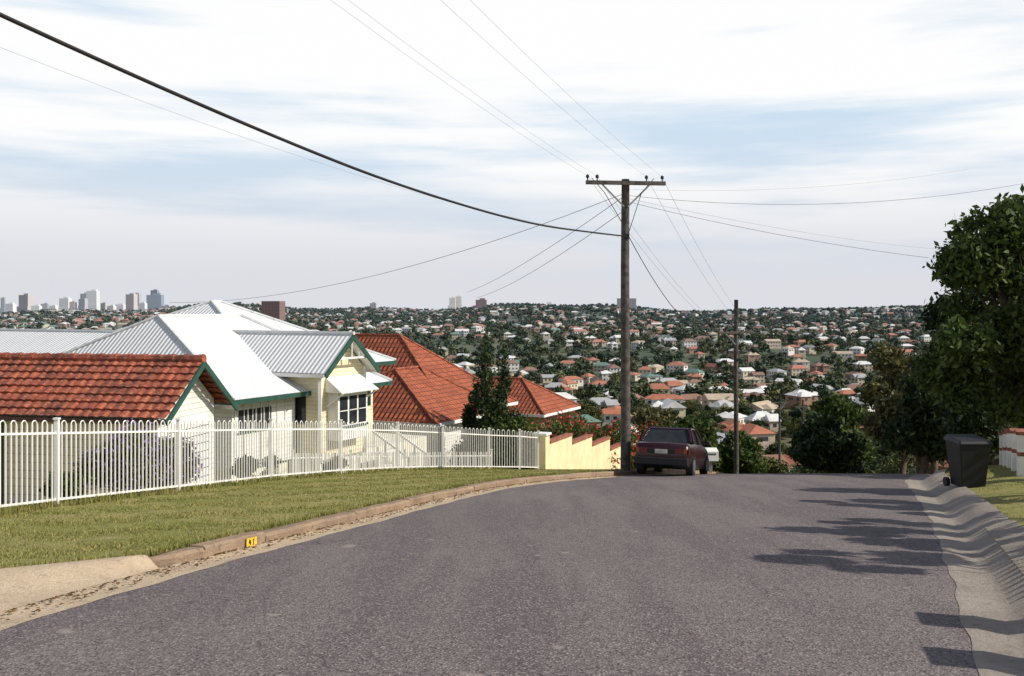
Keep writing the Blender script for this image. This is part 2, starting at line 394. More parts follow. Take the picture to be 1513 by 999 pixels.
def tree(name,base,h,clusters,n,size,mat,trunk=.2,seed=0,flat=.8,n2=0,mat2=None):
    e=empty(name); x,y=base; z=T(x,y)
    r=random.Random(seed); mb=MB()
    top=Vector((x,y,z+h*.5)); b0=Vector((x,y,z-.2))
    mid=b0.lerp(top,.5)+Vector((r.uniform(-.2,.2),r.uniform(-.2,.2),0))
    mb.tube([b0,mid,top],[trunk,trunk*.8,trunk*.6],'bark',8)
    for c in clusters:
        cc=Vector((x+c[0],y+c[1],z+c[2])); st=b0.lerp(top,r.uniform(.55,1)); m_=st.lerp(cc,.5)+Vector((0,0,-.15*(cc-st).length*.3))
        mb.tube([st,m_,cc],[trunk*.4,trunk*.25,trunk*.08],'bark',6)
    mb.build('trunk_and_limbs',e,uv=False,smooth=True)
    C=[(x+c[0],y+c[1],z+c[2]) for c in clusters]; R=[c[3] for c in clusters]
    V,Q=leafcloud(C,R,n,size,seed,flat); npmesh('foliage',V,Q,[mat],parent=e)
    if n2:
        V,Q=leafcloud(C,[a*1.08 for a in R],n2,size,seed+9,flat,.92); npmesh('flowers',V,Q,[mat2],parent=e)
    return e
def rc(n,rx,ry,z0,z1,r0,r1,seed):
    r=random.Random(seed); out=[]
    for i in range(n):
        t=(i+.5)/n; z=z0+(z1-z0)*t; w=math.sin(math.pi*(.15+.75*t))**.6; a=r.uniform(0,6.28); q=math.sqrt(r.random())*w
        out.append((math.cos(a)*rx*q,math.sin(a)*ry*q,z,r.uniform(r0,r1)))
    return out
tree('large_tree',(16.9,31.5),8.6,rc(46,3.7,3.0,1.6,8.1,.5,1.15,3),34000,.13,'leaf',.25,11)
tree('leafy_tree',(18.6,37.5),9,rc(26,3.6,3.0,1.3,7.8,.6,1.2,5),15000,.15,'leafd',.25,12)
tree('leafy_tree',(17.6,27.0),6,rc(14,1.6,1.6,2.8,5.0,.4,.8,15),7000,.1,'leafo',.15,13)
tree('shade_tree',(10.25,9.6),5,rc(12,1.1,1.5,3.0,4.7,.16,.38,8),1400,.14,'leaf',.10,14)
tree('shade_tree',(9.9,13.2),4.2,rc(12,1.0,1.8,2.2,3.8,.25,.5,18),2600,.14,'leaf',.10,16)
tree('shade_tree',(11.8,17.2),4.5,rc(12,.9,1.8,2.2,4.0,.25,.5,19),2200,.14,'leaf',.10,17)
tree('shade_tree',(15.2,20.6),6,rc(12,1.7,1.0,3.2,5.6,.35,.6,9),3500,.13,'leaf',.16,15)
for (x,y,h,w,s,mt) in [(21.6,50,7.2,2.6,21,'leafd'),(21.4,54,7.6,2.8,22,'leafo'),(18.0,56,3.6,2.2,23,'leafd'),(24.0,46,9,3.4,24,'leafd'),(20.2,60,5.5,2.6,25,'leaf'),(19.6,47,5.0,1.8,31,'leafo'),(18.6,44,4.6,1.6,32,'leafd'),
                     (12.2,66,4.4,2.4,27,'leaf'),(10.5,58,4.0,2.0,26,'leaf'),(9.4,64,5.6,2.2,28,'leafo'),(15.6,66,3.6,1.8,29,'leaf')]:
    tree('leafy_tree',(x,y),h,rc(16,w*.8,w*.8,h*.25,h*.93,.5,1.1,s),6000,.19,mt,.2,s)
def shrub(name,c,rx,ry,h,n,size,mat,seed,n2=0,mat2=None):
    cl=rc(9,rx,ry,h*.2,h*.85,h*.22,h*.34,seed); return tree(name,c,h*.5,cl,n,size,mat,.04,seed,.9,n2,mat2)
shrub('lavender_bush',(-7.85,20.3),.8,.8,1.35,4500,.05,'leaf',41,1500,'purple')
shrub('lavender_bush',(-7.5,21.5),.6,.6,1.2,3000,.05,'leaf',42,900,'purple')
shrub('garden_shrub',(-6.6,25.2),.5,1.0,.6,2000,.06,'leaf',43)
shrub('garden_shrub',(-8.3,18.4),.3,.7,.6,1500,.06,'leaf',44)
shrub('garden_shrub',(-5.4,29.0),.4,1.2,.5,2000,.06,'leafo',45)
for i,(x,y,h) in enumerate([(1.9,44,2.5),(3.2,46,2.7),(4.6,48,2.7),(2.6,49,3.6),(6.6,51,3.1)]):
    shrub('bougainvillea_shrub',(x,y),1.5,1.2,h,5000,.09,'leaf',50+i,800,'red')
shrub('round_shrub',(-.1,44),1.2,1.2,3.0,6000,.09,'leaf',61); shrub('round_shrub',(-1.2,43),.9,.9,2.4,4000,.09,'leafd',62)
shrub('hedge_shrub',(1.0,46.5),1.6,1.0,3.0,6000,.09,'leaf',63)
def cypress(x,y,h,r,seed,n=9000):
    e=empty('cypress_tree'); z=T(x,y); mb=MB(); mb.tube([(x,y,z-.2),(x,y,z+h*.9)],[.12,.03],'bark'); mb.build('trunk',e)
    C=[];R=[]; rr=random.Random(seed)
    for i in range(22):
        t=i/21; a=rr.uniform(0,6.28); w=r*(1-t)**.75*.55
        C.append((x+math.cos(a)*w,y+math.sin(a)*w,z+.4+t*(h-.5))); R.append((max(.13,r*(1-t)**.7*.6),)*2+(max(.35,h*.09),))
    V,Q=leafcloud(C,R,n,.09,seed); npmesh('foliage',V,Q,['leafd'],parent=e)
cypress(-1.15,43.5,6.7,1.15,71); cypress(-.35,44.3,6.2,1.2,72); cypress(-1.7,45.2,4.9,1.2,73)
# ------------------------------------------------------------------ distant trees, instanced
def gn_scatter(name,pts,sc,coll,seed):
    r=np.random.default_rng(seed); me=bpy.data.meshes.new(name)
    me.vertices.add(len(pts)); me.vertices.foreach_set('co',pts.astype(np.float32).ravel())
    A=me.attributes.new('sc','FLOAT_VECTOR','POINT'); s3=np.stack([sc*(.85+.6*r.random(len(sc))),sc*(.85+.6*r.random(len(sc))),sc],1)
    A.data.foreach_set('vector',s3.astype(np.float32).ravel())
    A=me.attributes.new('rz','FLOAT','POINT'); A.data.foreach_set('value',(r.random(len(sc))*6.28).astype(np.float32))
    A=me.attributes.new('ix','INT','POINT'); A.data.foreach_set('value',r.integers(0,100,len(sc)).astype(np.int32))
    o=bpy.data.objects.new(name,me); COL.objects.link(o)
    ng=bpy.data.node_groups.new(name,'GeometryNodeTree')
    ng.interface.new_socket('Geometry',in_out='INPUT',socket_type='NodeSocketGeometry'); ng.interface.new_socket('Geometry',in_out='OUTPUT',socket_type='NodeSocketGeometry')
    gi=ng.nodes.new('NodeGroupInput'); go=ng.nodes.new('NodeGroupOutput'); ip=ng.nodes.new('GeometryNodeInstanceOnPoints'); ci=ng.nodes.new('GeometryNodeCollectionInfo')
    ci.inputs['Collection'].default_value=coll; ci.inputs['Separate Children'].default_value=True; ci.inputs['Reset Children'].default_value=True
    ip.inputs['Pick Instance'].default_value=True
    def na(n,t):
        q=ng.nodes.new('GeometryNodeInputNamedAttribute'); q.data_type=t; q.inputs['Name'].default_value=n
        return q.outputs['Attribute']
    cx=ng.nodes.new('ShaderNodeCombineXYZ'); L=ng.links
    L.new(na('rz','FLOAT'),cx.inputs[2]); L.new(cx.outputs[0],ip.inputs['Rotation']); L.new(na('sc','FLOAT_VECTOR'),ip.inputs['Scale']); L.new(na('ix','INT'),ip.inputs['Instance Index'])
    L.new(gi.outputs[0],ip.inputs['Points']); L.new(ci.outputs[0],ip.inputs['Instance']); L.new(ip.outputs[0],go.inputs[0])
    md=o.modifiers.new('scatter','NODES'); md.node_group=ng
    return o
def template_coll(name,nv,nleaf,size,mat,seed):
    c=bpy.data.collections.new(name)
    for i in range(nv):
        r=random.Random(seed+i); ncl=9; C=[];R=[]
        for q in range(ncl):
            a=r.uniform(0,6.28); t=q/(ncl-1); w=.30*math.sin(math.pi*(.2+.7*t))
            C.append((math.cos(a)*w,math.sin(a)*w,.3+.5*t)); R.append(r.uniform(.15,.25))
        V,Q=leafcloud(C,R,nleaf,size,seed+i*3,.85,.5)
        o=npmesh(name+'_tree',V,Q,[mat],link=False); c.objects.link(o)
    return c
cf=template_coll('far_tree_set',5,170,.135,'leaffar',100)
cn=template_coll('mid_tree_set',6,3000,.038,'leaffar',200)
H=[]; r=random.Random(77); grid={}
def houseok(x,y,d):
    gx_,gy_=int(x//20),int(y//20)
    for a in(-1,0,1):
        for b_ in(-1,0,1):
            for p in grid.get((gx_+a,gy_+b_),()):
                if abs(p[0]-x)<d and abs(p[1]-y)<d: return False
    return True
def addh(x,y):
    H.append((x,y,math.hypot(x,y))); grid.setdefault((int(x//20),int(y//20)),[]).append((x,y))
for (x,y) in [(62,205),(48,190),(78,230),(30,215),(88,262),(18,245),(56,262),(100,300),(4,270),(36,295),(72,318),(118,345),(-12,300),(24,335),(140,390),(96,380),(60,370),(10,360),(40,245),(20,205),(70,285),(84,330),(46,330),(110,265)]:
    addh(x,y)
tries=0
while len(H)<2300 and tries<80000:
    tries+=1
    D=230+2600*r.random()**.75; a=r.uniform(-.56,.56)
    ang=math.atan(a); x=D*math.sin(ang); y=D*math.cos(ang)
    if math.sin(x/120+D/90)*math.sin(D/210+a*8)>.62: continue
    if houseok(x,y,18 if D<1200 else 16): addh(x,y)
def scatter(n,d0,d1,p,seed,h0,h1,sep):
    r=np.random.default_rng(seed)
    D=np.sqrt(d0**2+(d1**2-d0**2)*r.random(n)**p); a=np.arctan(r.uniform(-.62,.62,n)); x=D*np.sin(a); y=D*np.cos(a)
    hp=np.array([(q[0],q[1]) for q in H])
    keep=np.ones(n,bool)
    for s in range(0,n,2000):
        dx=x[s:s+2000,None]-hp[:,0]; dy=y[s:s+2000,None]-hp[:,1]
        lat=np.abs(dx*hp[:,1]-dy*hp[:,0])/np.hypot(hp[:,0],hp[:,1])
        fr=-(dx*hp[:,0]+dy*hp[:,1])/np.hypot(hp[:,0],hp[:,1])
        keep[s:s+2000]=~(((np.hypot(dx,dy)<sep))|((lat<6)&(fr>0)&(fr<sep*2.6))).any(1)
    corr=(x>xL(y)-1.5)&(x<xR(y)+1.5)&(y<100)
    keep&=~corr
    x=x[keep];y=y[keep]; z=Tnat(x,y)-.3; sc=h0+(h1-h0)*r.random(len(x))**1.9
    return np.stack([x,y,z],1),sc
p,s=scatter(30000,380,3100,1.0,1,4.5,11.5,9); gn_scatter('distant_trees',p,s,cf,1)
p,s=scatter(1500,105,400,.9,2,4.5,9.0,9); gn_scatter('valley_trees',p,s,cn,2)
r2=np.random.default_rng(9); n=90; y=r2.uniform(66,112,n); x=y*r2.uniform(-.45,.56,n)
kp=~((x>xL(y)-2)&(x<xR(y)+2)); x=x[kp];y=y[kp]; z=Tnat(x,y); top=1.6-y*(.130+.035*r2.random(len(y)))
gn_scatter('hillside_trees',np.stack([x,y,z-.3],1),np.clip(top-z,3,11),cn,3)
# ------------------------------------------------------------------ distant houses
cols={'r_white':(.70,.70,.69),'r_grey':(.36,.37,.37),'r_terra':(.40,.15,.085),'r_brown':(.24,.13,.09),'r_green':(.12,.22,.18),'r_tan':(.46,.37,.27),'w_white':(.70,.68,.64),'w_cream':(.62,.54,.39),'w_brick':(.33,.19,.12),'w_tan':(.48,.40,.31)}
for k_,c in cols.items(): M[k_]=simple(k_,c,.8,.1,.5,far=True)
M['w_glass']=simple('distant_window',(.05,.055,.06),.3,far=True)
def house(mb,x,y,D,rr):
    z=T(x,y); L=rr.uniform(9,17); W=rr.uniform(7,10.5); h=rr.uniform(3.2,6.4); rise=rr.uniform(1.7,2.8)
    th=rr.choice([.2,.2,.35,-.1,.9])+rr.uniform(-.12,.12)+(math.pi/2 if rr.random()<.5 else 0)
    X=Vector((math.cos(th),math.sin(th),0)); Y=Vector((-math.sin(th),math.cos(th),0)); O=Vector((x,y,z))
    w=rr.choices(['w_white','w_cream','w_brick','w_tan'],[4,4,3,3])[0]; rf=rr.choices(['r_white','r_grey','r_terra','r_brown','r_green','r_tan'],[6,3.5,6.5,3.5,1.2,3])[0]
    def part(cx,cy,L,W,h,rise):
        C=O+X*cx+Y*cy
        mb.box(C+Vector((0,0,h/2-1)),(L-1,W-1,h+2),w,(X,Y,Vector((0,0,1))))
        e=[C+X*sx*L/2+Y*sy*W/2+Vector((0,0,h)) for sx,sy in((-1,-1),(1,-1),(1,1),(-1,1))]
        q=max(0,(L-W)/2)
        if rr.random()<.25: q=L/2
        a=C-X*q+Vector((0,0,h+rise)); b_=C+X*q+Vector((0,0,h+rise))
        mb.face([e[0],e[1],b_,a],rf); mb.face([e[2],e[3],a,b_],rf)
        mb.face([e[1],e[2],b_],rf); mb.face([e[3],e[0],a],rf); mb.face(e[::-1],w)
        if D<1300:
            for sgn in(-1,1):
                nwin=int(L/3)
                for i in range(nwin):
                    px=(i+.5)/nwin*(L-2)-(L-2)/2
                    for zz in ([h-1.5] if h<4.6 else [h-1.4,h-4.2]):
                        mb.box(C+X*px+Y*sgn*(W/2-.5)+Vector((0,0,zz)),(1.3,.08,1.2),'w_glass',(X,Y,Vector((0,0,1))))
                for zz in ([h-1.5]): mb.box(C+X*sgn*(L/2-.5)+Vector((0,0,zz)),(.08,W*.4,1.2),'w_glass',(X,Y,Vector((0,0,1))))
    part(0,0,L,W,h,rise)
    if rr.random()<.6: part(L*.22*rr.choice([-1,1]),W*.45*rr.choice([-1,1]),W*.6,W*.8,h-.02,rise*.8)
rr=random.Random(5); mbf=MB()
for (x,y,D) in H:
    if D<330:
        mb=MB(); house(mb,x,y,D,rr); mb.build('suburban_house',uv=False)
    else: house(mbf,x,y,D,rr)
mbf.build('distant_suburb_houses',uv=False)
# ------------------------------------------------------------------ city towers
def towmat(name,c,g):
    m,nt,b=newmat(name); uv,s=uvsep(nt)
    br=nt.nodes.new('ShaderNodeTexBrick'); nt.links.new(uv,br.inputs['Vector']); br.offset=0
    br.inputs['Scale'].default_value=1; br.inputs['Brick Width'].default_value=5; br.inputs['Row Height'].default_value=5; br.inputs['Mortar Size'].default_value=1.3
    br.inputs['Color1'].default_value=(*g,1); br.inputs['Color2'].default_value=(*[q*1.3 for q in g],1); br.inputs['Mortar'].default_value=(*c,1)
    o=painted_haze(nt,br.outputs['Color'],500,6500,(.42,.46,.53),.55); nt.links.new(o,b.inputs['Base Color']); b.inputs['Roughness'].default_value=.7; return m
M['t_white']=towmat('tower_white',(.80,.77,.72),(.50,.48,.46)); M['t_tan']=towmat('tower_tan',(.55,.43,.35),(.25,.22,.2))
M['t_dark']=towmat('tower_dark',(.10,.15,.2),(.03,.07,.11)); M['t_brick']=towmat('tower_brick',(.17,.075,.055),(.07,.045,.04)); M['t_grey']=towmat('tower_grey',(.38,.36,.37),(.2,.19,.22))
def tower(px0,px1,pytop,D,k,cap=True):
    x0=(px0-756.5)/F*D; x1=(px1-756.5)/F*D; zt=1.6+(455-pytop)/F*D; w=x1-x0; cx=(x0+x1)/2; z0=T(cx,D)-5
    mb=MB(); a=random.uniform(-.25,.1); X=Vector((math.cos(a),math.sin(a),0)); Y=Vector((-math.sin(a),math.cos(a),0))
    mb.box((cx,D,(z0+zt)/2),(w,w*.8,zt-z0),k,(X,Y,Vector((0,0,1))))
    if cap:
        mb.box((cx+w*.1,D,zt+w*.07),(w*.5,w*.4,w*.14),k,(X,Y,Vector((0,0,1))))
        mb.box((cx-w*.1,D,z0+(zt-z0)*.25),(w*1.25,w*.9,(zt-z0)*.5),k,(X,Y,Vector((0,0,1))))
    mb.build('office_tower')
for a in [(2,8,440,4600,'t_grey'),(10,22,449,4300,'t_white'),(31,47,436,4600,'t_tan'),(48,60,452,4200,'t_white'),(62,72,449,4500,'t_grey'),(74,84,452,4200,'t_white'),(90,104,441,4500,'t_white'),(104,112,446,4300,'t_tan'),(121,134,434,4800,'t_white'),(130,145,430,4700,'t_white'),(118,128,442,4300,'t_grey'),(150,158,448,4600,'t_tan'),(160,170,452,4400,'t_white'),(172,184,450,4500,'t_white'),(188,201,435,4700,'t_tan'),(196,207,434,4800,'t_grey'),(219,240,436,4400,'t_dark'),(224,234,429,4500,'t_dark'),(206,216,448,4300,'t_white'),(240,252,452,4300,'t_grey'),
          (664,673,440,2900,'t_white'),(673,682,438,2950,'t_white'),(547,556,448,2950,'t_grey'),(808,815,447,2950,'t_white'),(868,876,450,2950,'t_tan'),(1118,1130,457,3100,'t_white')]: tower(*a)
tower(390,418,445,1500,'t_brick',False); tower(703,719,443,2600,'t_brick'); tower(912,940,441,2500,'t_grey',False)
# ------------------------------------------------------------------ roofs helpers
class Frame:
    def __init__(s,o,u,w): s.o=Vector((o[0],o[1],0)); s.u=Vector((u[0],u[1],0)).normalized(); s.w=Vector((w[0],w[1],0)).normalized()
    def __call__(s,a,b,z): return s.o+s.u*a+s.w*b+Vector((0,0,z))
def hip(mb,f,u0,u1,w0,w1,r0,r1,ze,zr,mat,fascia='white',along='w',gable=()):
    c=[f(u0,w0,ze),f(u1,w0,ze),f(u1,w1,ze),f(u0,w1,ze)]
    a=f(r0[0],r0[1],zr); b=f(r1[0],r1[1],zr)
    if along=='w':
        mb.face([c[3],c[0],a,b],mat); mb.face([c[1],c[2],b,a],mat); mb.face([c[0],c[1],a],mat); mb.face([c[2],c[3],b],mat)
    else:
        mb.face([c[0],c[1],b,a],mat); mb.face([c[2],c[3],a,b],mat); mb.face([c[3],c[0],a],mat); mb.face([c[1],c[2],b],mat)
    mb.face([p-Vector((0,0,.14)) for p in c[::-1]],fascia)
    for i in range(4):
        p=c[i]-Vector((0,0,.075)); q=c[(i+1)%4]-Vector((0,0,.075)); mb.beam(p,q,.05,.16,fascia)
    for p,q in ((a,b),(c[0],a),(c[3],a if along=='u' else b),(c[1],a if along=='w' else b),(c[2],b)):
        mb.tube([p+Vector((0,0,.02)),q+Vector((0,0,.02))],.07,'ridge' if mat=='corr' else 'tile2',6)
M['ridge']=simple('ridge_capping',(.60,.62,.63),.5,.1)
def wbox(mb,f,u0,u1,w0,w1,z0,z1,k): mb.hexa([f(u0,w0,z0),f(u1,w0,z0),f(u1,w1,z0),f(u0,w1,z0),f(u0,w0,z1),f(u1,w0,z1),f(u1,w1,z1),f(u0,w1,z1)],k)
# ------------------------------------------------------------------ white cream house
hs=empty('weatherboard_house'); f=Frame((-6.58,33.9),(-.9,.44),(.44,.9))
mb=MB()
hip(mb,f,.7,12.7,-3.6,5.5,(6.7,-.9),(6.7,3.5),-1.32,1.28,'corr','green')
hip(mb,f,2.5,15.7,.15,8.6,(9.1,4.4),(9.1,5.0),-.69,1.85,'corr','green')
hip(mb,f,9.0,26,-2.6,4.6,(10,1.2),(25,1.2),-1.1,.62,'corr','white','u')
zr=.66; ze=-.67
def gable_roof(mb,f,u0,u1,w0,w1,ze,zr,mat,th=.07,barge='green'):
    wm=(w0+w1)/2
    for (wa,wb) in ((w0,wm),(w1,wm)):
        p=[f(u0,wa,ze),f(u1,wa,ze),f(u1,wb,zr),f(u0,wb,zr)]
        if wa>wb: p=p[::-1]
        mb.face(p,mat); mb.face([q-Vector((0,0,th)) for q in p[::-1]],'white')
    for wa in(w0,w1):
        mb.beam(f(u0-.03,wa,ze-.10),f(u0-.03,wm,zr-.10),.06,.17,barge)
    mb.tube([f(u0-.05,wm,zr+.03),f(u1,wm,zr+.03)],.07,'ridge',6)
    for wa in(w0,w1): mb.beam(f(u0,wa-.04*(1 if wa<wm else -1),ze-.09),f(u1,wa-.04*(1 if wa<wm else -1),ze-.09),.08,.12,'white')
gable_roof(mb,f,-.15,6,0,3.3,ze,zr,'corr')
mb.build('roof',hs)
mb=MB()
wbox(mb,f,.3,6,.3,3.0,-3.75,-.62,'cream')
mb.face([f(.298,.3,-.62),f(.298,3.0,-.62),f(.298,1.65,.46)],'cream')
mb.beam(f(-.1,.75,-.20),f(-.1,2.55,-.20),.05,.07,'white'); mb.beam(f(-.1,1.65,-.2),f(-.1,1.65,.5),.05,.07,'white')
for q in(1.2,2.1): mb.beam(f(-.1,q,-.2),f(-.1,q,.12),.04,.05,'white')
wbox(mb,f,-.15,.3,.75,2.55,-3.1,-1.25,'white')
mb.face([f(-.5,.5,-1.38),f(-.5,2.8,-1.38),f(.3,2.7,-.85),f(.3,.6,-.85)][::-1],'corr'); mb.face([f(-.5,.5,-1.4),f(-.5,2.8,-1.4),f(.3,2.7,-.87),f(.3,.6,-.87)],'white')
mb.face([f(-.5,.5,-1.38),f(.3,.6,-.85),f(.3,.6,-1.38)],'white')
mb.face([f(-.5,2.8,-1.38),f(.3,2.7,-.85),f(.3,2.7,-1.38)],'white')
for q in(.62,2.68): mb.beam(f(-.45,q,-1.42),f(.28,q,-1.9),.05,.05,'white')
for q in(.85,1.42,1.99):
    wbox(mb,f,-.165,-.152,q,q+.46,-2.55,-1.55,'glass'); mb.beam(f(-.17,q,-2.05),f(-.17,q+.46,-2.05),.03,.03,'white')
wbox(mb,f,-.2,-.155,.75,2.55,-2.68,-2.60,'green')
wbox(mb,f,.9,1.7,.285,.298,-2.5,-1.4,'glass'); wbox(mb,f,.85,1.75,.27,.296,-1.4,-1.33,'white')
for (a,b_) in ((.3,.3),(.3,3.0)): mb.beam(f(a-.005,b_,-3.8),f(a-.005,b_,-.6),.12,.12,'white')
wbox(mb,f,3.3,15,.8,8,-4,-.7,'cream')
for q in(3.8,5.4,7.0):
    wbox(mb,f,3.27,3.29,q,q+.8,-2.6,-1.3,'glass')
wbox(mb,f,1.3,12,-3.0,.2,-3.7,-1.45,'whiteb')
for i in range(8):
    q=-2.9+i*.42; wbox(mb,f,1.26,1.29,q,q+.03,-3.6,-1.5,'white')
wbox(mb,f,1.27,1.285,-2.7,-1.1,-2.45,-1.75,'glass'); wbox(mb,f,1.24,1.26,-2.75,-1.05,-2.52,-2.46,'green')
for q in(-2.3,-1.9,-1.5): mb.beam(f(1.25,q,-2.45),f(1.25,q,-1.75),.04,.04,'white')
for i in range(6):
    wbox(mb,f,2.2+i*1.6,3.2+i*1.6,-3.03,-3.01,-2.6,-1.7,'glass'); wbox(mb,f,2.15+i*1.6,3.25+i*1.6,-3.06,-3.035,-2.66,-2.6,'white')
wbox(mb,f,.45,14.8,.5,7.8,-5.3,-3.76,'creamv'); wbox(mb,f,1.45,11.8,-2.85,.45,-5.3,-3.71,'creamv')
wbox(mb,f,11,25.3,-2,4,-4,-1.15,'whiteb')
for i in range(5): wbox(mb,f,12.6+i*2.4,13.8+i*2.4,-2.03,-2.01,-2.6,-1.6,'glass')
mb.build('walls_and_windows',hs)
mb=MB()
for i in range(6):
    wbox(mb,f,-.1-i*.27,-.1-(i+1)*.27,3.1,4.3,-3.78-i*.17-.05,-3.78-i*.17,'white')
for q in(3.08,4.3):
    mb.beam(f(0,q,-3.0),f(-1.7,q,-3.95),.06,.08,'white')
    for i in range(4): mb.beam(f(-.1-i*.5,q,-3.9-i*.3),f(-.1-i*.5,q,-3.05-i*.28),.05,.05,'white')
mb.build('front_stairs',hs)
mb=MB(); q=f(14.2,-2.2,0); mb.tube([(q.x,q.y,-1.2),(q.x,q.y,1.35)],.06,'metal'); mb.box((q.x,q.y,1.4),(.25,.25,.1),'metal'); mb.build('vent_pipe',hs)
# ------------------------------------------------------------------ garage
gs=empty('tiled_garage'); g=Frame((-8.2,23),(-.98,.2),(.2,.98)); mb=MB()
ze,zr=-.98,.27; W2=3.4; Lg=9.5; wm=W2/2
def tile_slope(mb,f,u0,u1,wa,za,wb,zb,rows,k):
    du=.085; nu=int((u1-u0)/du); n0=len(mb.v)
    P=[]
    nrm=(f(0,wb,zb)-f(0,wa,za)).cross(f.u).normalized()
    if nrm.z<0: nrm=-nrm
    for r_ in range(rows):
        for e_ in(0,1):
            t=(r_+e_)/rows
            for i in range(nu+1):
                ph=(i%3); hgt=(.028 if ph==1 else (.0 if ph==0 else .018)) + (.05 if e_==0 else .0)
                jx=random.uniform(-.009,.009)
                P.append(tuple(f(u0+i*du,wa+(wb-wa)*t,za+(zb-za)*t)+nrm*(hgt+jx)))
    mb.v+=P; n=nu+1
    for r_ in range(rows*2-1):
        for i in range(nu):
            a=n0+r_*n+i; q=(a,a+1,a+n+1,a+n)
            if wa>wb: q=q[::-1]
            mb.f.append(q); mb.m.append(mb.mi(k))
m,nt,b=newmat('garage_tiles'); uv,s_=uvsep(nt); P=pos(nt)
br=nt.nodes.new('ShaderNodeTexBrick'); nt.links.new(uv,br.inputs['Vector']); br.offset=0
br.inputs['Scale'].default_value=1; br.inputs['Brick Width'].default_value=.255; br.inputs['Row Height'].default_value=.2637; br.inputs['Mortar Size'].default_value=.0
br.inputs['Color1'].default_value=(.42,.12,.065,1); br.inputs['Color2'].default_value=(.22,.06,.04,1)
o=mixc(nt,ramp(nt,noise(nt,P,1.3,8,.75),.42,.66),br.outputs['Color'],(.12,.045,.035))
o=mixc(nt,ramp(nt,noise(nt,P,9,5,.75),.5,.72),o,(.48,.20,.12))
nt.links.new(o,b.inputs['Base Color']); b.inputs['Roughness'].default_value=.85; bump(nt,b,noise(nt,P,30,4),.3,.02); M['gtile']=m
tile_slope(mb,g,-.12,Lg,-.05,ze-.04,wm,zr,8,'gtile'); tile_slope(mb,g,-.12,Lg,W2+.05,ze-.04,wm,zr,8,'gtile')
for i in range(24):
    mb.tube([g(-.14+i*.4,wm,zr+.05),g(-.14+i*.4+.43,wm,zr+.03)],[.12,.105],'gtile',8)
mb.build('tile_roof',gs)
mb=MB()
wbox(mb,g,.35,Lg-.3,.35,W2-.35,-3.6,ze+.18,'garwall')
A=[g(.348,.35,ze+.18),g(.348,W2-.35,ze+.18),g(.348,wm,zr-.06)]; mb.face(A,'whiteb')
wbox(mb,g,.33,.347,.36,W2-.36,-3.6,ze+.19,'whiteb')
for wa in(-.05,W2+.05):
    mb.beam(g(-.14,wa,ze-.13),g(-.14,wm,zr-.07),.05,.14,'green')
    mb.beam(g(-.1,wa,ze-.1),g(Lg,wa,ze-.1),.1,.1,'white' if wa>1 else 'gutg')
mb.face([g(0,0,ze-.07),g(0,.36,ze-.07+.0),g(Lg,.36,ze-.07),g(Lg,0,ze-.07)],'white')
wbox(mb,g,.30,.325,.75,W2-.7,-3.3,-1.2,'white')
for i in range(9): mb.beam(g(.29,.75,-3.2+i*.22),g(.29,W2-.7,-3.2+i*.22),.02,.02,'metal')
wbox(mb,g,4.6,5.35,.33,.345,-3.3,-1.22,'glass')
mb.beam(g(4.55,.32,-3.3),g(4.55,.32,-1.2),.07,.05,'green'); mb.beam(g(5.4,.32,-3.3),g(5.4,.32,-1.2),.07,.05,'green'); mb.beam(g(4.5,.32,-1.18),g(5.45,.32,-1.18),.05,.07,'green')
mb.build('walls_and_doors',gs)
# ------------------------------------------------------------------ red tile houses
rs=empty('red_tile_house'); mb=MB(); rf=Frame((-6.2,52.5),(-.9,.44),(.44,.9))
hip(mb,rf,-5.2,11,-3.3,4.2,(0,.4),(4.5,.4),-3.55,.12,'tile','white','u')
hip(mb,rf,-6.1,2.5,-6.2,1.0,(-2.1,-3.4),(-2.1,-1.0),-3.65,-1.45,'tile','white','w')
wbox(mb,rf,-4.6,10.4,-2.7,3.6,-8,-3.65,'whiteb'); wbox(mb,rf,-5.5,1.9,-5.6,-2.8,-8,-3.75,'whiteb')
for q in(.2,2.0): wbox(mb,rf,-4.65,-4.61,q,q+1.1,-5.4,-4.2,'glass')
for q in(-4.8,-.9): wbox(mb,rf,q,q+1.2,-5.65,-5.61,-5.6,-4.3,'glass')
mb.build('roof_and_walls',rs)
rs=empty('red_tile_house'); mb=MB(); rf=Frame((1.0,61),(-.9,.44),(.44,.9))
hip(mb,rf,-2.2,7,-2.5,3.2,(.6,.4),(3,.4),-4.7,-2.85,'tile','white','u')
wbox(mb,rf,-1.7,6.4,-2,2.7,-11,-4.8,'w_brick'); wbox(mb,rf,-1.75,-1.71,-1,.4,-6.6,-5.3,'glass'); wbox(mb,rf,-1.75,-1.71,1.2,2.4,-6.6,-5.3,'glass')
mb.build('roof_and_walls',rs)
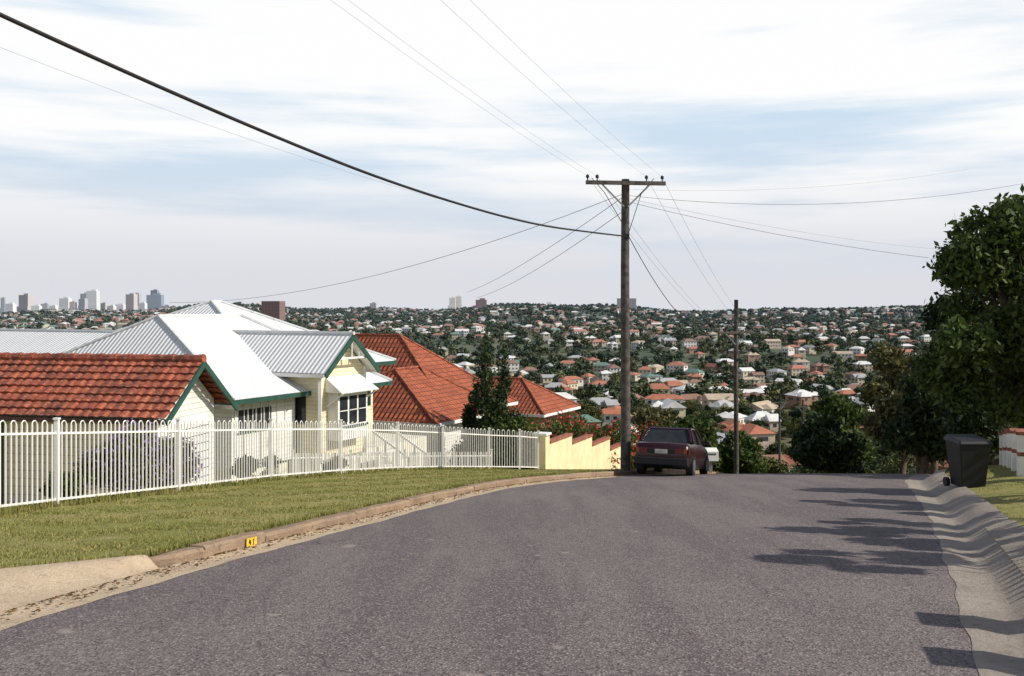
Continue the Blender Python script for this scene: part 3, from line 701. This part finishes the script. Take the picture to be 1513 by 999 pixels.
# ------------------------------------------------------------------ fence
def fence(name,pts,h,gap,arch=True,step=.115,low=.1,post=.07,t=.019):
    e=empty(name); mb=MB(); mp=MB()
    for i,(x,y) in enumerate(pts):
        z=T(x,y); mp.box((x,y,z+h/2-.1),(post,post,h+.25),'white'); mp.box((x,y,z+h+.045),(post*1.35,post*1.35,.03),'white')
    for (a,b_) in zip(pts[:-1],pts[1:]):
        za,zb=T(*a),T(*b_); A=Vector((a[0],a[1],za)); B=Vector((b_[0],b_[1],zb)); L=(B-A).length
        for q in(low+.03,h-.20): mp.beam(A+Vector((0,0,q)),B+Vector((0,0,q)),.03,.035,'white')
        n=int(L/step/2)*2; tops=[]
        for i in range(1,n):
            P=A.lerp(B,i/n); mb.box(P+Vector((0,0,low+(h-low-.05)/2)),(t,t,h-low-.05),'white'); tops.append(P+Vector((0,0,h-.05)))
        if arch:
            for i in range(0,len(tops)-1):
                p,q=tops[i],tops[i+1]
                if i%2: continue
                d=(q-p); pts_=[p+d*(.5-.5*math.cos(math.pi*t_/5))+Vector((0,0,.06*math.sin(math.pi*t_/5))) for t_ in range(6)]
                mb.tube(pts_,.0125,'white',4)
    mp.build('posts_and_rails',e,uv=False); mb.build('pickets',e,uv=False)
FP=[(-9.2,8.4),(-8.75,11.6),(-8.2,14.2),(-7.7,16.6),(-6.8,20),(-5.85,23.8),(-4.7,26.9),(-3.5,30),(-2.3,32.7),(-.81,35),(.28,36),(1.0,37.2)]
fence('picket_fence',FP,1.45,.1,t=.023)
fence('inner_fence',[(-7.2,32.2),(-5.6,34.0),(-3.9,35.6),(-2.2,37.2),(-.8,38.6)],1.0,.1,False,.13,t=.05)
cw=empty('stepped_wall'); mb=MB()
d=Vector((.42,1,0)).normalized(); nn=Vector((d.y,-d.x,0))
P0=Vector((1.35,37.8,0)); tops=[-3.62,-3.98,-4.40,-4.95]
mb.box((1.15,37.4,-4.1),(.45,.45,1.75),'creamwall',(d,nn,Vector((0,0,1)))); mb.box((1.15,37.4,-3.2),(.56,.56,.09),'white',(d,nn,Vector((0,0,1))))
for i,zt in enumerate(tops):
    a=P0+d*(i*2.62); b_=P0+d*((i+1)*2.62-.01)
    c=(a+b_)/2; c.z=(zt-7.3)/2
    mb.box(c,((b_-a).length,.22,zt+7.3),'creamwall',(d,nn,Vector((0,0,1))))
    c.z=zt+.05; mb.box(c,((b_-a).length,.30,.10),'brick',(d,nn,Vector((0,0,1))))
mb.build('wall_segments',cw,bevel=.01)
# ------------------------------------------------------------------ power poles
def pole(name,x,y,zt,arm_z,arm_len,r=.15,ang=.3,armd=True,zb=None):
    e=empty(name); mb=MB(); zb=T(x,y)-.5 if zb is None else zb
    n=7; mb.tube([(x+.01*math.sin(i),y,zb+(zt-zb)*i/n) for i in range(n+1)],[r*1.08-(r*.25)*i/n for i in range(n+1)],'wood',14); mb.build('pole',e,smooth=True,uv=False)
    mb=MB(); A=Vector((math.cos(ang),math.sin(ang),0)); C=Vector((x,y-.14,arm_z))
    mb.beam(C-A*arm_len/2,C+A*arm_len/2,.11,.12,'wood')
    for s in(-1,1): mb.beam(C+A*s*.06+Vector((0,-.03,-.75)),C+A*s*.8+Vector((0,-.03,-.02)),.03,.05,'metal')
    for q in(-.48,-.36,.26,.46):
        c=C+A*arm_len*q; mb.tube([c+Vector((0,0,.05)),c+Vector((0,0,.13)),c+Vector((0,0,.16)),c+Vector((0,0,.22)),c+Vector((0,0,.25))],[.02,.02,.055,.05,.02],'dark',8)
    mb.tube([C+Vector((.0,-.06,-1.7)),C+Vector((.1,-.1,-1.5)),C+A*.5+Vector((0,-.05,-.3)),C+A*.9+Vector((0,0,0.15))],.012,'wire',5)
    mb.tube([C+Vector((.0,-.06,-1.7)),C+Vector((-.1,-.1,-1.3)),C-A*.7+Vector((0,-.05,-.3)),C-A*1.1+Vector((0,0,0.15))],.012,'wire',5)
    mb.box((x,y-.2,arm_z-1.68),(.2,.12,.14),'dark')
    mb.build('crossarm',e,uv=False); return C,A
C1,A1=pole('power_pole',3.58,31,5.66,5.53,2.55,ang=.12)
C2,A2=pole('power_pole',13.7,60,2.1,.1,2.5,r=.15,ang=.35)
pole('power_pole',30,110,-8,-9,2.2,r=.14,ang=.3); pole('power_pole',40,135,-11,-12,2.2,r=.14); pole('power_pole',-3.6,88,-6.5,-7.1,2.2,r=.13)
def wire(pts,r,k='wiret',name='power_line',n=24,sag=None):
    cu=bpy.data.curves.new(name,'CURVE'); cu.dimensions='3D'; cu.bevel_depth=r; cu.bevel_resolution=1
    if sag is not None:
        a,b_=Vector(pts[0]),Vector(pts[1]); P=[a.lerp(b_,i/n)-Vector((0,0,sag*4*(i/n)*(1-i/n))) for i in range(n+1)]
        s=cu.splines.new('POLY')
    else:
        P=[Vector(p) for p in pts]; s=cu.splines.new('NURBS')
    s.points.add(len(P)-1)
    for i,p in enumerate(P): s.points[i].co=(p[0],p[1],p[2],1)
    if sag is None: s.use_endpoint_u=True; s.order_u=3; s.resolution_u=8
    o=bpy.data.objects.new(name,cu); o.data.materials.append(M[k]); COL.objects.link(o)
def PX(px,py,Y): return ((px-756.5)/F*Y,Y,1.6+(455-py)/F*Y)
wire([(-13.6,-10,8.9),(-9.44,0,6.35),(-7.3,5,5.33),(-5.2,10,4.56),(-3.46,14.1,4.07),(-1.93,17.7,3.76),(.35,23.1,3.58),(2.2,27.3,3.70),(3.5,30.85,3.86)],.024,'wire')
bp=Vector((-12.6,-12,11.2))
for q,o_ in ((-.48,-1.2),(-.36,-.9),(.26,.7),(.46,1.2)):
    p=C1+A1*2.55*q+Vector((0,0,.2)); wire([p,bp+Vector((o_,0,0))],.0024,sag=.9)
    p2=C2+A2*2.5*q+Vector((0,0,.2)); wire([p,p2],.005,sag=.5)
wire([C1+Vector((.1,0,-1.7)),C2+Vector((-.3,0,.4))],.014,'wire',sag=1.6)
wire([C1+Vector((-.1,0,-.35)),PX(250,447,50)],.009,'wiret',sag=.9)
wire([C1+Vector((-.1,0,-.45)),PX(690,432,75)],.010,'wiret',sag=.3); wire([C1+Vector((-.1,0,-.9)),PX(705,440,75)],.010,'wiret',sag=.35)
wire([C1+Vector((.1,0,-.4)),PX(1560,262,33)],.007,'wiret',sag=.55); wire([C1+Vector((.1,0,-.6)),PX(1372,381,32)],.007,'wiret',sag=.15)
wire([C1+Vector((.1,0,-.2)),PX(1430,250,36)],.003,'wiret',sag=.3); wire([C1+Vector((.1,0,-.5)),PX(1560,372,60)],.004,'wiret',sag=.6)
wire([C2+Vector((0,0,-.1)),(34,108,-9)],.012,'wiret',sag=1.0); wire([PX(0,70,14),C1+Vector((-.2,0,-1.7))],.0022,'wiret',sag=.4)
# ------------------------------------------------------------------ car
def carpaint(name,c):
    m,nt,b=newmat(name); o=mixc(nt,ramp(nt,noise(nt,pos(nt),3,4),.4,.7),c,tuple(q*.8 for q in c)); nt.links.new(o,b.inputs['Base Color'])
    b.inputs['Roughness'].default_value=.32; b.inputs['Specular IOR Level'].default_value=.4; b.inputs['Coat Weight'].default_value=.2; return m
M['maroon']=carpaint('maroon_car_paint',(.028,.007,.010)); M['tail']=simple('tail_light',(.13,.012,.012),.3); M['plate']=simple('number_plate',(.5,.5,.45),.5)
M['amber']=simple('indicator_amber',(.28,.09,.02),.3); M['chrome']=simple('wheel_alloy',(.35,.35,.35),.35,metal=.7)
def car(x,y,head,z):
    e=empty('parked_car')
    th=head; R_=Vector((math.cos(th),-math.sin(th),0)); Fw=Vector((math.sin(th),math.cos(th),0)); sl=-.14
    Fw=Vector((Fw.x,Fw.y,sl)).normalized(); U=R_.cross(Fw).normalized()
    O=Vector((x,y,z))
    P=lambda a,b_,c:O+R_*a+Fw*b_+U*(c*1.03)
    mb=MB()
    st=[(0,.70,.74,.42,.60,.78),(.05,.76,.81,.34,.62,.90),(.35,.80,.84,.26,.62,.955),(.95,.82,.85,.2,.60,.965),(1.8,.82,.86,.2,.6,.95),(3.0,.82,.86,.2,.6,.925),(3.4,.82,.85,.2,.58,.89),(4.1,.80,.82,.24,.54,.78),(4.38,.74,.76,.32,.5,.68),(4.46,.66,.68,.38,.48,.58)]
    rows=[]
    for (yy,hb,hm,zb,zm,zt) in st:
        rows.append([P(-hb,yy,zb),P(-hm,yy,zm),P(-hm*.96,yy,zt-.05),P(-hm*.88,yy,zt),P(0,yy,zt+.02),P(hm*.88,yy,zt),P(hm*.96,yy,zt-.05),P(hm,yy,zm),P(hb,yy,zb)])
    n0=len(mb.v)
    for r_ in rows: mb.v+=[tuple(q) for q in r_]
    n=9
    for i in range(len(rows)-1):
        for j in range(n-1):
            a=n0+i*n+j; mb.f.append((a+1,a,a+n,a+n+1)); mb.m.append(mb.mi('maroon'))
        a=n0+i*n; mb.f.append((a,a+n-1,a+2*n-1,a+n)); mb.m.append(mb.mi('dark'))
    mb.f.append(tuple(n0+j for j in range(n))); mb.m.append(mb.mi('maroon')); e_=n0+(len(rows)-1)*n; mb.f.append(tuple(e_+j for j in reversed(range(n)))); mb.m.append(mb.mi('maroon'))
    mb.build('body',e,uv=False,smooth=True)
    mb=MB()
    b0=[P(-.76,.72,.95),P(.76,.72,.95),P(.78,3.35,.90),P(-.78,3.35,.90)]; t0=[P(-.60,1.22,1.385),P(.60,1.22,1.385),P(.62,2.45,1.395),P(-.62,2.45,1.395)]
    mb.hexa(b0+t0,'glass')
    mb.build('windows',e,uv=False)
    mb=MB()
    mb.hexa([P(-.63,1.17,1.375),P(.63,1.17,1.375),P(.65,2.5,1.385),P(-.65,2.5,1.385),P(-.55,1.3,1.425),P(.55,1.3,1.425),P(.56,2.35,1.43),P(-.56,2.35,1.43)],'maroon')
    for s in(-1,1):
        mb.beam(P(s*.765,.74,.96),P(s*.61,1.22,1.385),.07,.12,'maroon'); mb.beam(P(s*.785,3.33,.91),P(s*.63,2.47,1.395),.05,.07,'maroon')
        mb.beam(P(s*.785,1.05,.96),P(s*.625,1.36,1.385),.04,.16,'maroon'); mb.beam(P(s*.79,2.05,.93),P(s*.64,1.98,1.39),.03,.07,'maroon')
        mb.box(P(s*.92,2.95,1.0),(.16,.09,.11),'maroon',(R_,Fw,U))
    mb.build('roof_and_pillars',e,uv=False,bevel=.012)
    mb=MB(); A3=(R_,Fw,U)
    mb.box(P(0,.02,.42),(1.62,.22,.22),'dark',A3); mb.box(P(0,4.42,.42),(1.56,.2,.2),'dark',A3)
    mb.build('bumpers',e,uv=False,bevel=.03)
    mb=MB()
    for s in(-1,1):
        mb.box(P(s*.60,-.005,.72),(.34,.06,.15),'tail',A3); mb.box(P(s*.72,.0,.72),(.09,.075,.14),'amber',A3); mb.box(P(s*.815,.10,.72),(.03,.18,.14),'tail',A3)
    mb.box(P(0,-.005,.70),(.80,.03,.13),'dark',A3); mb.box(P(0,-.03,.70),(.37,.02,.125),'plate',A3)
    mb.build('lights_and_plate',e,uv=False,bevel=.006)
    mb=MB()
    for s in(-1,1):
        for yy in(.85,3.55):
            mb.tube([P(s*.64,yy,.30),P(s*.855,yy,.30)],.305,'dark',24); mb.tube([P(s*.84,yy,.30),P(s*.868,yy,.30)],.2,'chrome',16)
    mb.build('wheels',e,uv=False)
cy=29.2; car(4.42,cy,.34,float(hill(cy))+.03)
mb=MB(); x,y=7.75,38.3; z=T(x,y); mb.box((x,y,z+.25),(.12,.12,.6),'metal'); mb.hexa([(x-.27,y-.2,z+.42),(x+.27,y-.2,z+.42),(x+.27,y+.2,z+.42),(x-.27,y+.2,z+.42),(x-.27,y-.2,z+.80),(x+.27,y-.2,z+.80),(x+.27,y+.2,z+.9),(x-.27,y+.2,z+.9)],'white')
mb.box((x,y-.205,z+.7),(.36,.02,.05),'dark'); mb.build('letterbox',bevel=.01)
M['binp']=simple('bin_plastic',(.013,.014,.018),.55)
e=empty('wheelie_bin'); mb=MB(); x,y=9.75,21.0; z=T(x,y)
mb.hexa([(x-.25,y-.28,z+.06),(x+.25,y-.28,z+.06),(x+.25,y+.26,z+.06),(x-.25,y+.26,z+.06),(x-.33,y-.38,z+1.0),(x+.33,y-.38,z+1.0),(x+.33,y+.36,z+1.0),(x-.33,y+.36,z+1.0)],'binp')
mb.hexa([(x-.36,y-.42,z+1.0),(x+.36,y-.42,z+1.0),(x+.36,y+.42,z+1.0),(x-.36,y+.42,z+1.0),(x-.32,y-.36,z+1.07),(x+.32,y-.36,z+1.07),(x+.30,y+.34,z+1.13),(x-.30,y+.34,z+1.13)],'binp')
mb.build('body_and_lid',e,bevel=.02)
mb=MB(); mb.tube([(x-.36,y+.3,z+.1),(x-.28,y+.3,z+.1)],.1,'dark',14); mb.tube([(x+.28,y+.3,z+.1),(x+.36,y+.3,z+.1)],.1,'dark',14); mb.tube([(x-.26,y+.47,z+.98),(x+.26,y+.47,z+.98)],.02,'dark',8); mb.build('wheels_and_handle',e)
e=empty('brick_pillar_fence'); mb=MB(); d=Vector((.45,1,0)).normalized(); nn=Vector((d.y,-d.x,0)); Zv=Vector((0,0,1)); prev=None
for (x,y) in [(4.75,6.15),(5.2,7.4)]+[(5.5+.45*q,8.35+q) for q in (14.6,16.8,19,21.2,23.4)]:
    z=T(x,y); h=1.0
    mb.box((x,y,z+h/2-.1),(.46,.46,h+.2),'white',(d,nn,Zv)); mb.box((x,y,z+h+.04),(.54,.54,.08),'brick',(d,nn,Zv)); mb.box((x,y,z+h*.55),(.47,.47,.1),'brick',(d,nn,Zv))
    if prev is not None and y>24:
        a=Vector((prev[0],prev[1],T(*prev))); b_=Vector((x,y,z))
        mb.beam(a+Zv*.15,b_+Zv*.15,.18,.4,'white'); mb.beam(a+Zv*.39,b_+Zv*.39,.24,.07,'brick'); mb.beam(a+Zv*.75,b_+Zv*.75,.05,.08,'white')
    prev=(x,y)
mb.build('pillars_and_rails',e,bevel=.008)
rl=np.random.default_rng(3); n=900; y=rl.uniform(7.5,30,n); x=xL(y)-.33+.3*rl.random(n)**2; z=hill(y)+.03
t=rl.random(n)*6.28; s=.02+.02*rl.random(n)
V=np.stack([np.stack([x-s*np.cos(t),y-s*np.sin(t),z-.005],1),np.stack([x+s*.4*np.sin(t),y-s*.4*np.cos(t),z],1),np.stack([x+s*np.cos(t),y+s*np.sin(t),z],1),np.stack([x-s*.4*np.sin(t),y+s*.4*np.cos(t),z+.01],1)],1).reshape(-1,3)
M['litter']=leafmat('dry_leaves',(.16,.09,.04),(.24,.15,.07)); npmesh('leaf_litter',V,np.arange(4*n).reshape(-1,4),['litter'])
# ------------------------------------------------------------------ sun + sky
el=math.radians(38); sx,sy=.97,-.243
sd=Vector((math.cos(el)*sx,math.cos(el)*sy,math.sin(el)))
sun=bpy.data.lights.new('sun','SUN'); sun.energy=5.0; sun.angle=math.radians(.5); sun.color=(1,.93,.82)
so=bpy.data.objects.new('sun',sun); COL.objects.link(so); so.rotation_euler=(-sd).to_track_quat('-Z','Y').to_euler(); so.location=(20,-10,30)
w=bpy.data.worlds.new('World'); scene.world=w; w.use_nodes=True; nt=w.node_tree; bg=nt.nodes['Background']
sk=nt.nodes.new('ShaderNodeTexSky'); sk.sky_type='NISHITA'; sk.sun_disc=False; sk.sun_elevation=el; sk.sun_rotation=math.atan2(sx,sy); sk.air_density=1; sk.dust_density=1.5
tc=nt.nodes.new('ShaderNodeTexCoord'); sp=nt.nodes.new('ShaderNodeSeparateXYZ'); nt.links.new(tc.outputs['Generated'],sp.inputs[0]); Z=sp.outputs[2]
mp=nt.nodes.new('ShaderNodeMapping'); mp.inputs['Scale'].default_value=(1.2,1.2,12); mp.inputs['Rotation'].default_value=(0,.03,0); mp.inputs['Location'].default_value=(3.1,1.2,.75); nt.links.new(tc.outputs['Generated'],mp.inputs[0])
nf=noise(nt,mp.outputs[0],1.5,6,.5)
mp2=nt.nodes.new('ShaderNodeMapping'); mp2.inputs['Scale'].default_value=(4,4,40); nt.links.new(tc.outputs['Generated'],mp2.inputs[0])
nf2=noise(nt,mp2.outputs[0],1.5,6,.6)
ad=N(nt,'ShaderNodeMath',operation='MULTIPLY_ADD'); ad.inputs[1].default_value=.20; nt.links.new(nf2,ad.inputs[0]); nt.links.new(nf,ad.inputs[2])
cm=ramp(nt,ad.outputs[0],.40,.62)
blue=mixc(nt,ramp(nt,Z,.0,.20),(7.1,7.25,7.8),(6.1,7.5,8.9))
cloudc=mixc(nt,ramp(nt,Z,.02,.16),(7.2,7.3,7.8),(9.95,9.95,9.95))
low=mixc(nt,cm,blue,cloudc)
fin=mixc(nt,ramp(nt,Z,.30,.50),low,sk.outputs[0])
nt.links.new(fin,bg.inputs['Color']); bg.inputs['Strength'].default_value=.1
# ------------------------------------------------------------------ camera
cam=bpy.data.cameras.new('camera'); co=bpy.data.objects.new('camera',cam); COL.objects.link(co); scene.camera=co
co.location=(0,0,1.6); co.rotation_euler=(math.radians(90),0,0); cam.sensor_width=36; cam.lens=36*F/1513; cam.shift_y=-(499.5-455)/1513; cam.clip_end=30000; cam.clip_start=.1
